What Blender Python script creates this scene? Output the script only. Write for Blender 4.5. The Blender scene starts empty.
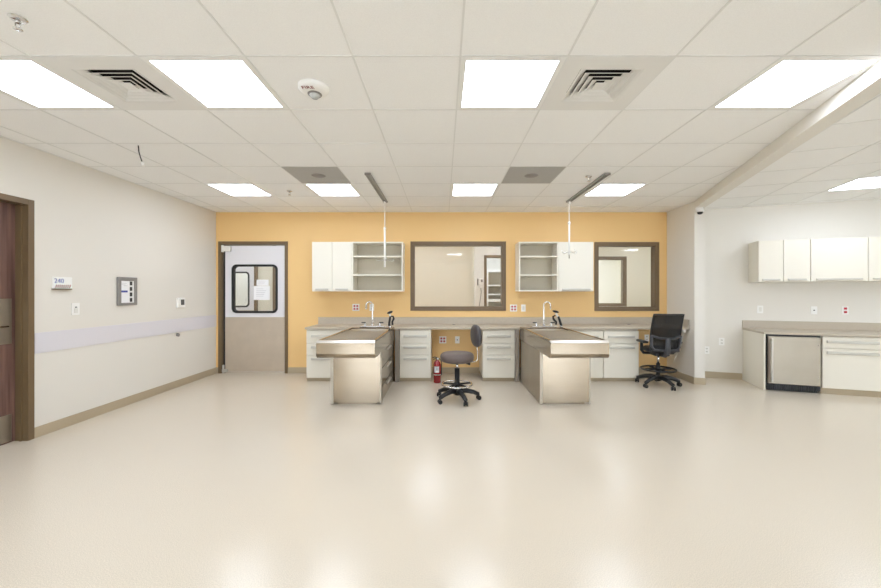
import bpy, bmesh, math, random
from mathutils import Vector, Matrix
random.seed(4)
S = bpy.context.scene
COL = S.collection
PI = math.pi
R = math.radians

# ------------------------------------------------------------------ materials
def lin(c):
    return tuple(((v/255)/12.92 if v/255 <= .04045 else ((v/255+.055)/1.055)**2.4) for v in c)

def mat(name, rgb, rough=.5, metal=0.0, noise=0.0, nscale=40, bump=0.0, bscale=200, spec=.5, coat=0.0, stretch=None, alpha=None):
    m = bpy.data.materials.new(name); m.use_nodes = True
    nt = m.node_tree; b = nt.nodes['Principled BSDF']
    c = lin(rgb)
    b.inputs['Base Color'].default_value = (*c, 1)
    b.inputs['Roughness'].default_value = rough
    b.inputs['Metallic'].default_value = metal
    b.inputs['Specular IOR Level'].default_value = spec
    if coat: b.inputs['Coat Weight'].default_value = coat
    if noise or bump:
        tc = nt.nodes.new('ShaderNodeTexCoord'); mp = nt.nodes.new('ShaderNodeMapping')
        nt.links.new(tc.outputs['Object'], mp.inputs['Vector'])
        if stretch: mp.inputs['Scale'].default_value = stretch
    if noise:
        n = nt.nodes.new('ShaderNodeTexNoise'); n.inputs['Scale'].default_value = nscale; n.inputs['Detail'].default_value = 4
        nt.links.new(mp.outputs['Vector'], n.inputs['Vector'])
        r = nt.nodes.new('ShaderNodeValToRGB')
        r.color_ramp.elements[0].position = .3; r.color_ramp.elements[1].position = .7
        r.color_ramp.elements[0].color = (*[x*(1-noise) for x in c], 1)
        r.color_ramp.elements[1].color = (*[min(1, x*(1+noise)) for x in c], 1)
        nt.links.new(n.outputs['Fac'], r.inputs['Fac']); nt.links.new(r.outputs['Color'], b.inputs['Base Color'])
    if bump:
        n2 = nt.nodes.new('ShaderNodeTexNoise'); n2.inputs['Scale'].default_value = bscale; n2.inputs['Detail'].default_value = 3
        nt.links.new(mp.outputs['Vector'], n2.inputs['Vector'])
        bp = nt.nodes.new('ShaderNodeBump'); bp.inputs['Strength'].default_value = bump; bp.inputs['Distance'].default_value = .002
        nt.links.new(n2.outputs['Fac'], bp.inputs['Height']); nt.links.new(bp.outputs['Normal'], b.inputs['Normal'])
    if alpha is not None:
        b.inputs['Alpha'].default_value = alpha
    return m

def emit(name, rgb, strength):
    m = bpy.data.materials.new(name); m.use_nodes = True
    nt = m.node_tree; nt.nodes.clear()
    e = nt.nodes.new('ShaderNodeEmission'); o = nt.nodes.new('ShaderNodeOutputMaterial')
    e.inputs['Color'].default_value = (*rgb, 1); e.inputs['Strength'].default_value = strength
    nt.links.new(e.outputs[0], o.inputs['Surface'])
    return m

def glass(name):
    m = bpy.data.materials.new(name); m.use_nodes = True
    nt = m.node_tree; nt.nodes.clear()
    t = nt.nodes.new('ShaderNodeBsdfTransparent'); t.inputs['Color'].default_value = (.97, .968, .96, 1)
    g = nt.nodes.new('ShaderNodeBsdfGlossy'); g.inputs['Roughness'].default_value = .01
    f = nt.nodes.new('ShaderNodeFresnel'); f.inputs['IOR'].default_value = 1.52
    ge = nt.nodes.new('ShaderNodeNewGeometry'); mr = nt.nodes.new('ShaderNodeMapRange')   # thin sheet: same reflectance on both faces
    mr.inputs['To Min'].default_value = 1.52; mr.inputs['To Max'].default_value = 1/1.52
    nt.links.new(ge.outputs['Backfacing'], mr.inputs['Value']); nt.links.new(mr.outputs['Result'], f.inputs['IOR'])
    mx = nt.nodes.new('ShaderNodeMixShader'); o = nt.nodes.new('ShaderNodeOutputMaterial')
    nt.links.new(f.outputs[0], mx.inputs['Fac']); nt.links.new(t.outputs[0], mx.inputs[1]); nt.links.new(g.outputs[0], mx.inputs[2])
    nt.links.new(mx.outputs[0], o.inputs['Surface'])
    return m

def wood(name, dark, light):
    m = bpy.data.materials.new(name); m.use_nodes = True
    nt = m.node_tree; b = nt.nodes['Principled BSDF']
    tc = nt.nodes.new('ShaderNodeTexCoord'); mp = nt.nodes.new('ShaderNodeMapping')
    mp.inputs['Scale'].default_value = (30, 30, 1.2)
    n = nt.nodes.new('ShaderNodeTexNoise'); n.inputs['Scale'].default_value = 1.0; n.inputs['Detail'].default_value = 5
    r = nt.nodes.new('ShaderNodeValToRGB'); r.color_ramp.elements[0].position = .3; r.color_ramp.elements[1].position = .72
    r.color_ramp.elements[0].color = (*lin(dark), 1); r.color_ramp.elements[1].color = (*lin(light), 1)
    nt.links.new(tc.outputs['Object'], mp.inputs['Vector']); nt.links.new(mp.outputs[0], n.inputs['Vector'])
    nt.links.new(n.outputs['Fac'], r.inputs['Fac']); nt.links.new(r.outputs[0], b.inputs['Base Color'])
    b.inputs['Roughness'].default_value = .35
    return m

M = dict(
    wall=mat('wall paint', (226, 222, 214), .55, bump=.08, bscale=350),
    wall_far=mat('pale wall paint', (226, 221, 205), .6),
    white_wall=mat('white wall paint', (232, 231, 226), .6),
    orange=mat('ochre wall paint', (234, 196, 134), .5, bump=.08, bscale=350),
    tile=mat('ceiling tile', (243, 243, 242), .9, noise=.03, nscale=180, bump=.3, bscale=500, spec=.2),
    grid=mat('ceiling grid', (226, 226, 224), .5),
    grid_edge=mat('white painted metal', (235, 235, 232), .4),
    floor=mat('epoxy floor', (212, 202, 186), .15, noise=.18, nscale=220, bump=.3, bscale=150, spec=.5),
    base=mat('rubber base', (178, 163, 138), .5),
    band=mat('lavender wall guard', (219, 216, 221), .45),
    brown=mat('bronze painted steel', (112, 92, 66), .4),
    wood=wood('dark door veneer', (90, 64, 57), (138, 106, 95)),
    cream=mat('cream laminate', (229, 224, 211), .4),
    cream_shade=mat('shaded cabinet lining', (198, 190, 172), .5),  # cream darkened to stand for the shade inside open shelves
    counter=mat('taupe laminate', (184, 173, 156), .42, noise=.16, nscale=220),
    filler=mat('grey laminate', (150, 140, 128), .45),
    steel=mat('brushed stainless steel', (163, 149, 130), .15, 1.0, noise=.04, nscale=6, stretch=(1, 1, 30)),
    steel_dull=mat('dull stainless steel', (186, 177, 163), .42, 1.0, noise=.05, nscale=5),
    steel_lip=mat('satin steel edge', (214, 208, 200), .32, 1.0),
    steel_fridge=mat('fridge stainless steel', (164, 155, 141), .4, 1.0, noise=.03, nscale=5),
    kick=mat('scuffed kick plate', (200, 187, 170), .5, .6, noise=.04, nscale=5),
    chrome=mat('polished chrome', (225, 225, 225), .1, 1.0),
    alu=mat('satin aluminium pull', (198, 194, 185), .45, .4),
    doorpaint=mat('pale grey door skin', (226, 224, 228), .45),
    black=mat('black rubber', (22, 22, 24), .5),
    blackpl=mat('black plastic', (26, 26, 28), .4),
    greypl=mat('charcoal plastic', (66, 66, 70), .45),
    meshfab=mat('black mesh fabric', (24, 25, 27), .8, noise=.3, nscale=300, alpha=.76),
    vinyl=mat('taupe vinyl', (98, 86, 82), .42, bump=.1, bscale=250),
    vinyl_dark=mat('charcoal vinyl', (70, 66, 68), .42, bump=.1, bscale=250),
    white=mat('white plastic', (242, 241, 238), .4),
    offwhite=mat('off white plastic', (226, 224, 218), .45),
    red=mat('red socket', (176, 24, 48), .4),
    extred=mat('red enamel', (140, 12, 18), .25, coat=.3),
    darkred=mat('dark red ink', (120, 22, 34), .6),
    redink=mat('red ink', (190, 40, 46), .6),
    blueink=mat('blue ink', (70, 80, 160), .6),
    greyink=mat('grey ink', (205, 204, 208), .6),
    paper=mat('paper', (240, 240, 242), .7),
    panelgrey=mat('grey panel frame', (136, 131, 128), .5),
    ventgrey=mat('grey perforated metal', (172, 171, 169), .6, noise=.15, nscale=500),
    vent=mat('pale vent enamel', (228, 227, 224), .5),
    dark=mat('dark void', (16, 16, 16), .9),
    track=mat('anodised track', (160, 160, 158), .4, .2),
    glass=glass('clear window glass'),
    lens=mat('clear lens', (190, 192, 190), .15),
    light=emit('lit diffuser', (.872, .952, 1.07), 6.3),
)

# ------------------------------------------------------------------ mesh builder
class MB:
    def __init__(s): s.bm = bmesh.new()
    def box(s, x0, x1, y0, y1, z0, z1):
        v = [s.bm.verts.new(p) for p in ((x0,y0,z0),(x1,y0,z0),(x1,y1,z0),(x0,y1,z0),(x0,y0,z1),(x1,y0,z1),(x1,y1,z1),(x0,y1,z1))]
        for f in ((3,2,1,0),(4,5,6,7),(0,1,5,4),(1,2,6,5),(2,3,7,6),(3,0,4,7)):
            s.bm.faces.new([v[i] for i in f])
        return s
    def prism(s, poly, z0, z1):
        a = [s.bm.verts.new((x, y, z0)) for x, y in poly]; b = [s.bm.verts.new((x, y, z1)) for x, y in poly]
        n = len(poly)
        s.bm.faces.new(a[::-1]); s.bm.faces.new(b)
        for i in range(n): s.bm.faces.new((a[i], a[(i+1) % n], b[(i+1) % n], b[i]))
        return s
    def tube(s, pts, r, seg=12, closed=False):
        pts = [Vector(p) for p in pts]; n = len(pts)
        rs = r if isinstance(r, (list, tuple)) else [r]*n
        rings = []; ref = None
        for i, p in enumerate(pts):
            if closed: d = pts[(i+1) % n]-pts[i-1]
            else: d = pts[min(i+1, n-1)]-pts[max(i-1, 0)]
            d.normalize()
            if ref is None:
                ref = Vector((0, 0, 1)) if abs(d.z) < .9 else Vector((1, 0, 0))
            u = d.cross(ref)
            if u.length < 1e-4: u = d.cross(Vector((0, 1, 0)))
            u.normalize(); w = u.cross(d).normalized(); ref = w
            rings.append([s.bm.verts.new(p+u*math.cos(2*PI*k/seg)*rs[i]+w*math.sin(2*PI*k/seg)*rs[i]) for k in range(seg)])
        for i in range(n if closed else n-1):
            a, b = rings[i], rings[(i+1) % n]
            for k in range(seg):
                f = s.bm.faces.new((a[k], a[(k+1) % seg], b[(k+1) % seg], b[k])); f.smooth = True
        if not closed:
            s.bm.faces.new(rings[0][::-1]); s.bm.faces.new(rings[-1])
        return s
    def cyl(s, p0, p1, r, r2=None, seg=20):
        return s.tube([p0, p1], [r, r if r2 is None else r2], seg)
    def lathe(s, prof, c=(0, 0, 0), seg=40, smooth=True):
        rings = []
        for r, z in prof:
            if r < 1e-5: rings.append([s.bm.verts.new((c[0], c[1], c[2]+z))])
            else: rings.append([s.bm.verts.new((c[0]+r*math.cos(2*PI*k/seg), c[1]+r*math.sin(2*PI*k/seg), c[2]+z)) for k in range(seg)])
        for a, b in zip(rings, rings[1:]):
            for k in range(seg):
                k2 = (k+1) % seg
                if len(a) == 1 and len(b) == 1: continue
                if len(a) == 1: q = (a[0], b[k2], b[k])
                elif len(b) == 1: q = (a[k], a[k2], b[0])
                else: q = (a[k], a[k2], b[k2], b[k])
                f = s.bm.faces.new(q); f.smooth = smooth
        return s
    def ellipsoid(s, c, r, seg=24, p=2.0):
        rings = 14; ve = []
        sp = lambda v: math.copysign(abs(v)**(2/p), v)
        for i in range(rings+1):
            ph = -PI/2+PI*i/rings
            if i in (0, rings): ve.append([s.bm.verts.new((c[0], c[1], c[2]+r[2]*sp(math.sin(ph))))]); continue
            ve.append([s.bm.verts.new((c[0]+r[0]*sp(math.cos(ph))*sp(math.cos(2*PI*k/seg)), c[1]+r[1]*sp(math.cos(ph))*sp(math.sin(2*PI*k/seg)), c[2]+r[2]*sp(math.sin(ph)))) for k in range(seg)])
        for a, b in zip(ve, ve[1:]):
            for k in range(seg):
                k2 = (k+1) % seg
                if len(a) == 1: q = (a[0], b[k2], b[k])
                elif len(b) == 1: q = (a[k], a[k2], b[0])
                else: q = (a[k], a[k2], b[k2], b[k])
                s.bm.faces.new(q).smooth = True
        return s
    def xf(s, m):
        bmesh.ops.transform(s.bm, matrix=m, verts=s.bm.verts[:]); return s
    def build(s, name, m, parent=None, bevel=0.0, loc=None, recalc=True):
        if recalc: bmesh.ops.recalc_face_normals(s.bm, faces=s.bm.faces[:])
        me = bpy.data.meshes.new(name); s.bm.to_mesh(me); s.bm.free()
        me.materials.append(m)
        o = bpy.data.objects.new(name, me); COL.objects.link(o)
        if parent is not None: o.parent = parent
        if loc is not None: o.location = loc
        if bevel:
            b = o.modifiers.new('bevel', 'BEVEL'); b.width = bevel; b.segments = 2; b.limit_method = 'ANGLE'; b.angle_limit = R(40)
        return o

def box(name, m, parent, b, bevel=0.0):
    return MB().box(*b).build(name, m, parent, bevel)

def thing(name, label, cat, loc=(0, 0, 0), rz=0.0, group=None):
    o = bpy.data.objects.new(name, None); COL.objects.link(o)
    o.location = loc; o.rotation_euler = (0, 0, rz); o.empty_display_size = .1
    o['label'] = label; o['category'] = cat
    if group: o['group'] = group
    return o

def tag(o, label, cat, group=None):
    o['label'] = label; o['category'] = cat
    if group: o['group'] = group
    return o

def struct(o, label=None, cat='room'):
    o['kind'] = 'structure'
    if label: o['label'] = label; o['category'] = cat
    return o

def dup(root, loc, rz=None, label=None):
    r = root.copy(); COL.objects.link(r); r.location = loc
    if rz is not None: r.rotation_euler = (0, 0, rz)
    if label: r['label'] = label
    for ch in list(root.children):
        c = ch.copy(); COL.objects.link(c); c.parent = r
        for g in list(ch.children):
            d = g.copy(); COL.objects.link(d); d.parent = c
    return r

def text(name, body, size, m, parent, loc, rot, ext=.0006):
    cu = bpy.data.curves.new(name, 'FONT'); cu.body = body; cu.size = size; cu.extrude = ext
    cu.align_x = 'CENTER'; cu.align_y = 'CENTER'; cu.materials.append(m)
    tmp = bpy.data.objects.new(name, cu); me = bpy.data.meshes.new_from_object(tmp); bpy.data.objects.remove(tmp)
    o = bpy.data.objects.new(name, me); COL.objects.link(o); o.parent = parent
    o.location = loc; o.rotation_euler = rot
    return o

# ------------------------------------------------------------------ layout constants
ZC = 2.717                     # ceiling of the main room
YB = 6.142                     # ochre back wall
XL = -3.83                     # left wall
ZW = 2.690                     # ceiling of the right wing
AW = R(18.5)                   # the wing is turned by this angle
W0 = Vector((4.195, 5.85, 0))
def W(t, s, z=0.0):
    return (W0.x+math.cos(AW)*t+math.sin(AW)*s, W0.y-math.sin(AW)*t+math.cos(AW)*s, z)
AB = R(20.0)                   # direction of the beam
BP = Vector((3.745, 5.42, 0))  # front left corner of the pier under the beam
BDIR = Vector((math.sin(AB), math.cos(AB), 0)); BRT = Vector((math.cos(AB), -math.sin(AB), 0))
BW = .13

# ------------------------------------------------------------------ room shell
struct(MB().box(-7.2, 10, -4.7, 11.2, -.1, 0).build('floor', M['floor']), 'glossy beige speckled epoxy floor', 'floor')

def wall_xz(x0, x1, z0, z1, y0, y1, holes):
    """boxes of a wall running along x, with rectangular holes (x0,x1,z0,z1)"""
    mb = MB(); xs = sorted({x0, x1, *[h[0] for h in holes], *[h[1] for h in holes]})
    for a, b in zip(xs, xs[1:]):
        cuts = sorted([(h[2], h[3]) for h in holes if h[0] <= a+1e-6 and h[1] >= b-1e-6]); z = z0
        for c0, c1 in cuts:
            if c0 > z+1e-6: mb.box(a, b, y0, y1, z, c0)
            z = c1
        if z < z1-1e-6: mb.box(a, b, y0, y1, z, z1)
    return mb

WIN1 = (-.549, 1.062, 1.054, 2.222)
WIN2 = (2.553, 3.643, 1.050, 2.212)
DR1 = (-3.786, -2.615, 0, 2.222)
ins = .04
mb = wall_xz(XL-.12, 3.79, 0, ZC+.1, YB, YB+.12,
             [(WIN1[0]+ins, WIN1[1]-ins, WIN1[2]+ins, WIN1[3]-ins), (WIN2[0]+ins, WIN2[1]-ins, WIN2[2]+ins, WIN2[3]-ins), (DR1[0]+.03, DR1[1]-.03, 0, DR1[3]-.03)])
struct(mb.build('wall_back', M['orange']), 'ochre painted back wall', 'wall')
# left wall with a doorway
DY0, DY1 = 2.40, 3.40
mb = MB().box(XL-.14, XL, -4.6, DY0+.03, 0, ZC+.1).box(XL-.14, XL, DY1-.03, YB, 0, ZC+.1).box(XL-.14, XL, DY0+.03, DY1-.03, 2.194, ZC+.1)
struct(mb.build('wall_left', M['wall']), 'pale grey beige left wall', 'wall')
FW = [(-3.6, -1.7, .3, 2.55), (3.0, 4.9, .3, 2.55), (5.0, 6.9, .3, 2.55)]  # unseen openings added behind the viewpoint to let fill light in
struct(wall_xz(XL-.14, 9.8, 0, ZC+.1, -4.7, -4.6, FW).build('wall_front', M['wall']), 'wall behind the viewpoint with windows added for fill light', 'wall')
for i, o in enumerate(FW):
    t = bpy.data.objects.new('window_%d' % (4+i), None); COL.objects.link(t); t.location = ((o[0]+o[1])/2, -4.65, o[2]); struct(t, 'unseen window added behind the viewpoint for fill daylight', 'window')
    hw = (o[1]-o[0])/2-.001; m = MB(); h_ = o[3]-o[2]-.001
    m.box(-hw, -hw+.05, -.04, .04, .001, h_).box(hw-.05, hw, -.04, .04, .001, h_).box(-hw+.05, hw-.05, -.04, .04, .001, .05).box(-hw+.05, hw-.05, -.04, .04, h_-.05, h_)
    m.build('frame', M['brown'], t)
    box('glass_pane', M['glass'], t, (-hw+.05, hw-.05, -.003, .003, .05, h_-.05))
# pier and alcove wall in one prism
pr = BP+BRT*.13
struct(MB().prism([(3.78, YB+.06), (BP.x, BP.y), (pr.x, pr.y), (4.02, 5.92), (4.02, YB+.06)], 0, ZC+.1).build('wall_alcove', M['wall']), 'short white wall ending in a pier beside the desk counter', 'wall')
# wing walls
q = [W(-.36, 0), W(5.2, 0), W(5.2, .12), W(-.36, .12)]
struct(MB().prism([(p[0], p[1]) for p in q], 0, ZC+.1).build('wall_right', M['wall']), 'pale wall of the right wing behind white cabinets', 'wall')
q = [W(5.2, .12), W(5.32, .12), W(5.32, -10.6), W(5.2, -10.6)]
struct(MB().prism([(p[0], p[1]) for p in q], 0, ZC+.1).build('wall_side', M['wall']), 'side wall of the right wing outside the view', 'wall')
# beam over the opening between the room and the wing
a = BP+BDIR*.02; b = BP-BDIR*12
q = [a, b, b+BRT*BW, a+BRT*BW]
struct(MB().prism([(p.x, p.y) for p in q], ZC-.10, ZC+.1).build('beam', M['wall']), 'long beige drop beam running across the ceiling', 'beam')

# baseboards
mb = MB().box(XL+.001, XL+.014, -4.58, DY0-.002, 0, .1).box(XL+.001, XL+.014, DY1+.002, YB-.001, 0, .1)
struct(mb.build('baseboard_left', M['base'], bevel=.003))
mb = MB().box(XL+.016, DR1[0]-.002, YB-.014, YB-.001, 0, .1).box(DR1[1]+.002, 3.74, YB-.014, YB-.001, 0, .1)
struct(mb.build('baseboard_back', M['base'], bevel=.003))
d = Vector((BP.x-3.78, BP.y-YB, 0)).normalized(); n = Vector((d.y, -d.x, 0))
if n.x > 0: n = -n
p0 = Vector((3.78, YB-.02, 0)); p1 = BP.copy(); pf = BP+BRT*.13
o1 = n*.013; o2 = -BDIR*.013
q = [p0+n*.001, p0+o1, p1+o1+o2, pf+o2+BRT*.01, pf+BRT*.01-BDIR*.001, p1+n*.001-BDIR*.001]
struct(MB().prism([(p.x, p.y) for p in q], 0, .1).build('baseboard_alcove', M['base'], bevel=.003))
q = [W(-.3, -.001), W(-.3, -.014), W(.505, -.014), W(.505, -.001)]
struct(MB().prism([(p[0], p[1]) for p in q], 0, .1).build('baseboard_right', M['base'], bevel=.003))
# lavender wall guard
struct(MB().box(XL+.001, XL+.008, DY1+.01, YB-.002, .79, .985).build('trim_1', M['band'], bevel=.002), 'lavender wall guard band along the left wall', 'wall guard')

# ------------------------------------------------------------------ ceilings
TX, TY, CX0, CY0 = .6163, .6096, -2.366, 2.083
def cell(k, r): return (CX0+TX*k, CX0+TX*(k+1), CY0+TY*r, CY0+TY*(r+1))
LCOL = (-1, 1, 4, 7); LROW = (0, 4, -5, -9)  # rows behind the viewpoint: one mirrored in the window, farthest added for light
VENT = [(0, 0), (5, 0)]; RET = [(1, 3), (5, 3)]
fixtures = {(k, r) for k in LCOL for r in LROW} | set(VENT) | set(RET)
fixtures.discard((7, -5)); fixtures.discard((7, -9)); fixtures.discard((4, -9))
tiles = MB(); bars = MB()
for k in range(-3, 11):
    for r in range(-11, 7):
        if (k, r) in fixtures: continue
        x0, x1, y0, y1 = cell(k, r); x0 = max(x0, XL); y1 = min(y1, YB); y0 = max(y0, -4.6)
        if x1 <= x0 or y1 <= y0: continue
        tiles.box(x0, x1, y0, y1, ZC+.004, ZC+.02)
for k in range(-2, 12):
    x = CX0+TX*k; bars.box(x-.0055, x+.0055, -4.6, YB, ZC, ZC+.0035)
for r in range(-10, 8):
    y = CY0+TY*r
    if y < YB: bars.box(XL, 5, y-.0055, y+.0055, ZC+.0003, ZC+.0036)
bars.box(XL, XL+.018, -4.6, YB, ZC-.0005, ZC+.003).box(XL, 4, YB-.018, YB, ZC-.0005, ZC+.003)
def cut(mb, p, nrm):
    bmesh.ops.bisect_plane(mb.bm, geom=mb.bm.verts[:]+mb.bm.edges[:]+mb.bm.faces[:], plane_co=p, plane_no=nrm, clear_outer=True)
for mb in (tiles, bars): cut(mb, BP+BRT*.004, BRT)
# the strip right of the beam line, between pier and back wall, is not ceiling
ce = struct(tiles.build('ceiling', M['tile'], recalc=False), 'white suspended ceiling of square tiles', 'ceiling')
bars.build('grid', M['grid'], ce, recalc=False)
struct(MB().box(-7.2, 10, -4.7, YB+.12, ZC+.101, ZC+.2).build('ceiling_light_block', M['tile']), 'unseen slab added above the suspended ceiling to stop light leaks', 'ceiling')  # slab added to keep world light from leaking between tiles
# wing
t2 = MB(); b2 = MB(); T0, S0 = 1.105, -.737
wl = {(0, -1), (0, -6), (3, -6), (4, -1), (3, -3), (6, -3)}  # only the light above the cabinets is visible; others added to brighten the wing
for k in range(-9, 7):
    for r in range(-17, 2):
        if (k, r) in wl: continue
        t0 = T0+.61*k; s0 = S0+.61*r; t1 = min(t0+.61, 5.2); s1 = min(s0+.61, 0)
        if t1 <= t0 or s1 <= s0: continue
        t2.box(t0, t1, s0, s1, ZW+.004, ZW+.02)
for k in range(-9, 8):
    t = T0+.61*k; b2.box(t-.0055, t+.0055, -11, 0, ZW, ZW+.0035)
for r in range(-16, 2):
    s_ = S0+.61*r
    if s_ < 0: b2.box(-5, 5.2, s_-.0055, s_+.0055, ZW+.0003, ZW+.0036)
WM = Matrix.Translation(W0) @ Matrix.Rotation(-AW, 4, 'Z')
for mb in (t2, b2):
    mb.xf(WM); cut(mb, BP+BRT*(BW-.004), -BRT); cut(mb, Vector((0, -4.6, 0)), Vector((0, -1, 0)))
ce2 = struct(t2.build('ceiling_right', M['tile'], recalc=False), 'white suspended tile ceiling of the right wing', 'ceiling')
b2.build('grid', M['grid'], ce2, recalc=False)

# ------------------------------------------------------------------ ceiling fixtures
def make_light(loc, label, rz=0, sx=TX, sy=TY):
    t = thing('ceiling_light', label, 'ceiling light', loc, rz, 'square ceiling lights')
    hx, hy = sx/2-.006, sy/2-.006; f = MB(); w = .032
    f.box(-hx, hx, -hy, -hy+w, .0, .05).box(-hx, hx, hy-w, hy, .0, .05).box(-hx, -hx+w, -hy+w, hy-w, .0, .05).box(hx-w, hx, -hy+w, hy-w, .0, .05)
    f.box(-hx, hx, -hy, hy, .051, .06)
    f.build('frame', M['grid_edge'], t)
    box('diffuser', M['light'], t, (-hx+w+.001, hx-w-.001, -hy+w+.001, hy-w-.001, .001, .03))
    return t
names = {(-1, 0): 'lit square ceiling light left of a louvred vent, cut by the left picture edge',
         (1, 0): 'lit square ceiling light between the left louvred vent and the fire alarm disc',
         (4, 0): 'lit square ceiling light directly left of the louvred vent near the middle of the room',
         (7, 0): 'lit square ceiling light beside the beige beam, large and close',
         (-1, 4): 'small far lit ceiling light nearest the left corner of the ochre wall',
         (1, 4): 'far lit ceiling light touching the grey return panel left of the sliding tracks',
         (4, 4): 'far lit ceiling light above the middle window, between the two grey return panels',
         (7, 4): 'far lit ceiling light beside the right ceiling track, above the right window'}
first = None
for (k, r) in sorted(fixtures - set(VENT) - set(RET)):
    x0, x1, y0, y1 = cell(k, r); loc = ((x0+x1)/2, (y0+y1)/2, ZC)
    lab = names.get((k, r), 'unseen lit ceiling light behind the viewpoint, continuing the rows for room light')
    if first is None: first = make_light(loc, lab)
    else: dup(first, loc, None, lab)
for i, (k, r) in enumerate(sorted(wl)):
    p = W(T0+.61*k+.305, S0+.61*r+.305, ZW)
    lab = 'lit ceiling light in the right wing above the white wall cabinets' if (k, r) == (0, -1) else 'square ceiling light added outside the view to brighten the wing'
    dup(first, p, -AW, lab)

def ring_frustum(mb, a0, z0, a1, z1, th=.003):
    """square louvre ring sloping from half-size a0 at z0 to a1 at z1"""
    def sq(a, z): return [mb.bm.verts.new(p) for p in ((-a, -a, z), (a, -a, z), (a, a, z), (-a, a, z))]
    A = sq(a0, z0); B = sq(a1, z1); C = sq(a1-th, z1); D = sq(a0-th, z0)
    for P, Q in ((A, B), (B, C), (C, D), (D, A)):
        for i in range(4): mb.bm.faces.new((P[i], P[(i+1) % 4], Q[(i+1) % 4], Q[i]))
def make_vent(loc, label):
    t = thing('supply_vent', label, 'vent', loc, 0, 'louvred supply vents'); hx, hy = TX/2-.006, TY/2-.006; o = .19
    p = MB()
    p.box(-hx, hx, -hy, -o, .0, .012).box(-hx, hx, o, hy, .0, .012).box(-hx, -o, -o, o, .0, .012).box(o, hx, -o, o, .0, .012)
    p.build('panel', M['vent'], t)
    box('housing', M['dark'], t, (-.2, .2, -.2, .2, .07, .09))
    l = MB(); 
    for a in (.188, .150, .112, .074): ring_frustum(l, a, .001, a-.038, .024, .008)
    l.build('louvre', M['vent'], t)
    c = MB(); c.box(-.036, .036, -.036, .036, .0, .006); c.build('centre_plate', M['vent'], t)
    return t
c0 = cell(*VENT[0]); c1 = cell(*VENT[1])
v = make_vent(((c0[0]+c0[1])/2, (c0[2]+c0[3])/2, ZC), 'square louvred air vent between the two near left ceiling lights')
dup(v, ((c1[0]+c1[1])/2, (c1[2]+c1[3])/2, ZC), None, 'square louvred air vent right of the middle near ceiling light')

def make_return(loc, label):
    t = thing('return_vent', label, 'vent', loc, 0, 'grey return air panels'); hx, hy = TX/2-.006, TY/2-.006
    box('panel', M['ventgrey'], t, (-hx, hx, -hy, hy, .0, .015))
    MB().lathe([(0, -.014), (.05, -.012), (.075, -.003), (.08, 0)]).build('hub', M['panelgrey'], t)
    return t
c0 = cell(*RET[0]); c1 = cell(*RET[1])
v = make_return(((c0[0]+c0[1])/2, (c0[2]+c0[3])/2, ZC), 'grey perforated return panel in the ceiling left of the left track')
dup(v, ((c1[0]+c1[1])/2, (c1[2]+c1[3])/2, ZC), None, 'grey perforated return panel in the ceiling left of the right track')

# fire alarm disc
t = thing('ceiling_fire_alarm', 'round white ceiling fire alarm with red lettering and a clear strobe', 'fire alarm', (-.853, 2.40, ZC))
MB().lathe([(0, -.03), (.06, -.03), (.088, -.024), (.098, -.01), (.098, .003)]).build('base', M['white'], t)
MB().lathe([(0, -.062), (.02, -.058), (.032, -.045), (.034, -.031)], (0, .022, 0)).build('strobe', M['lens'], t)
MB().lathe([(.035, -.038), (.044, -.036), (.046, -.031)], (0, .022, 0)).build('strobe_rim', M['panelgrey'], t)
text('lettering', 'FIRE', .045, M['darkred'], t, (-.018, -.056, -.0305), (PI, 0, 0))
# sprinklers
def sprinkler(x, y, label):
    t = thing('ceiling_sprinkler', label, 'sprinkler', (x, y, ZC), 0, 'ceiling sprinklers')
    MB().lathe([(0, -.008), (.03, -.006), (.036, .001)], seg=24).build('escutcheon', M['chrome'], t)
    s_ = MB().cyl((0, 0, -.008), (0, 0, -.022), .009); s_.tube([(-.012, 0, -.02), (-.013, 0, -.035), (0, 0, -.05)], .003, 8).tube([(.012, 0, -.02), (.013, 0, -.035), (0, 0, -.05)], .003, 8)
    s_.build('head', M['chrome'], t)
    MB().lathe([(0, -.054), (.018, -.053), (.018, -.05), (0, -.05)], seg=20).build('deflector', M['chrome'], t)
sprinkler((18-443)/273*1.3466, 1.795, 'chrome sprinkler head in the near left corner of the ceiling')
sprinkler(-2.05, 4.86, 'small chrome sprinkler head between the two far left ceiling lights')
sprinkler(1.70, 4.25, 'small chrome sprinkler head between right grey panel and right ceiling track')
# dangling wire
t = thing('ceiling_wire', 'short dark wire with a white tip dangling from the left ceiling', 'wire', (-2.81, 3.357, ZC))
MB().tube([(0, 0, .003), (.004, 0, -.05), (.018, 0, -.1), (.038, 0, -.155)], .0045, 8).build('wire', M['blackpl'], t)
MB().cyl((.038, 0, -.15), (.05, 0, -.185), .015, .013).build('tip', M['white'], t)

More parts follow.
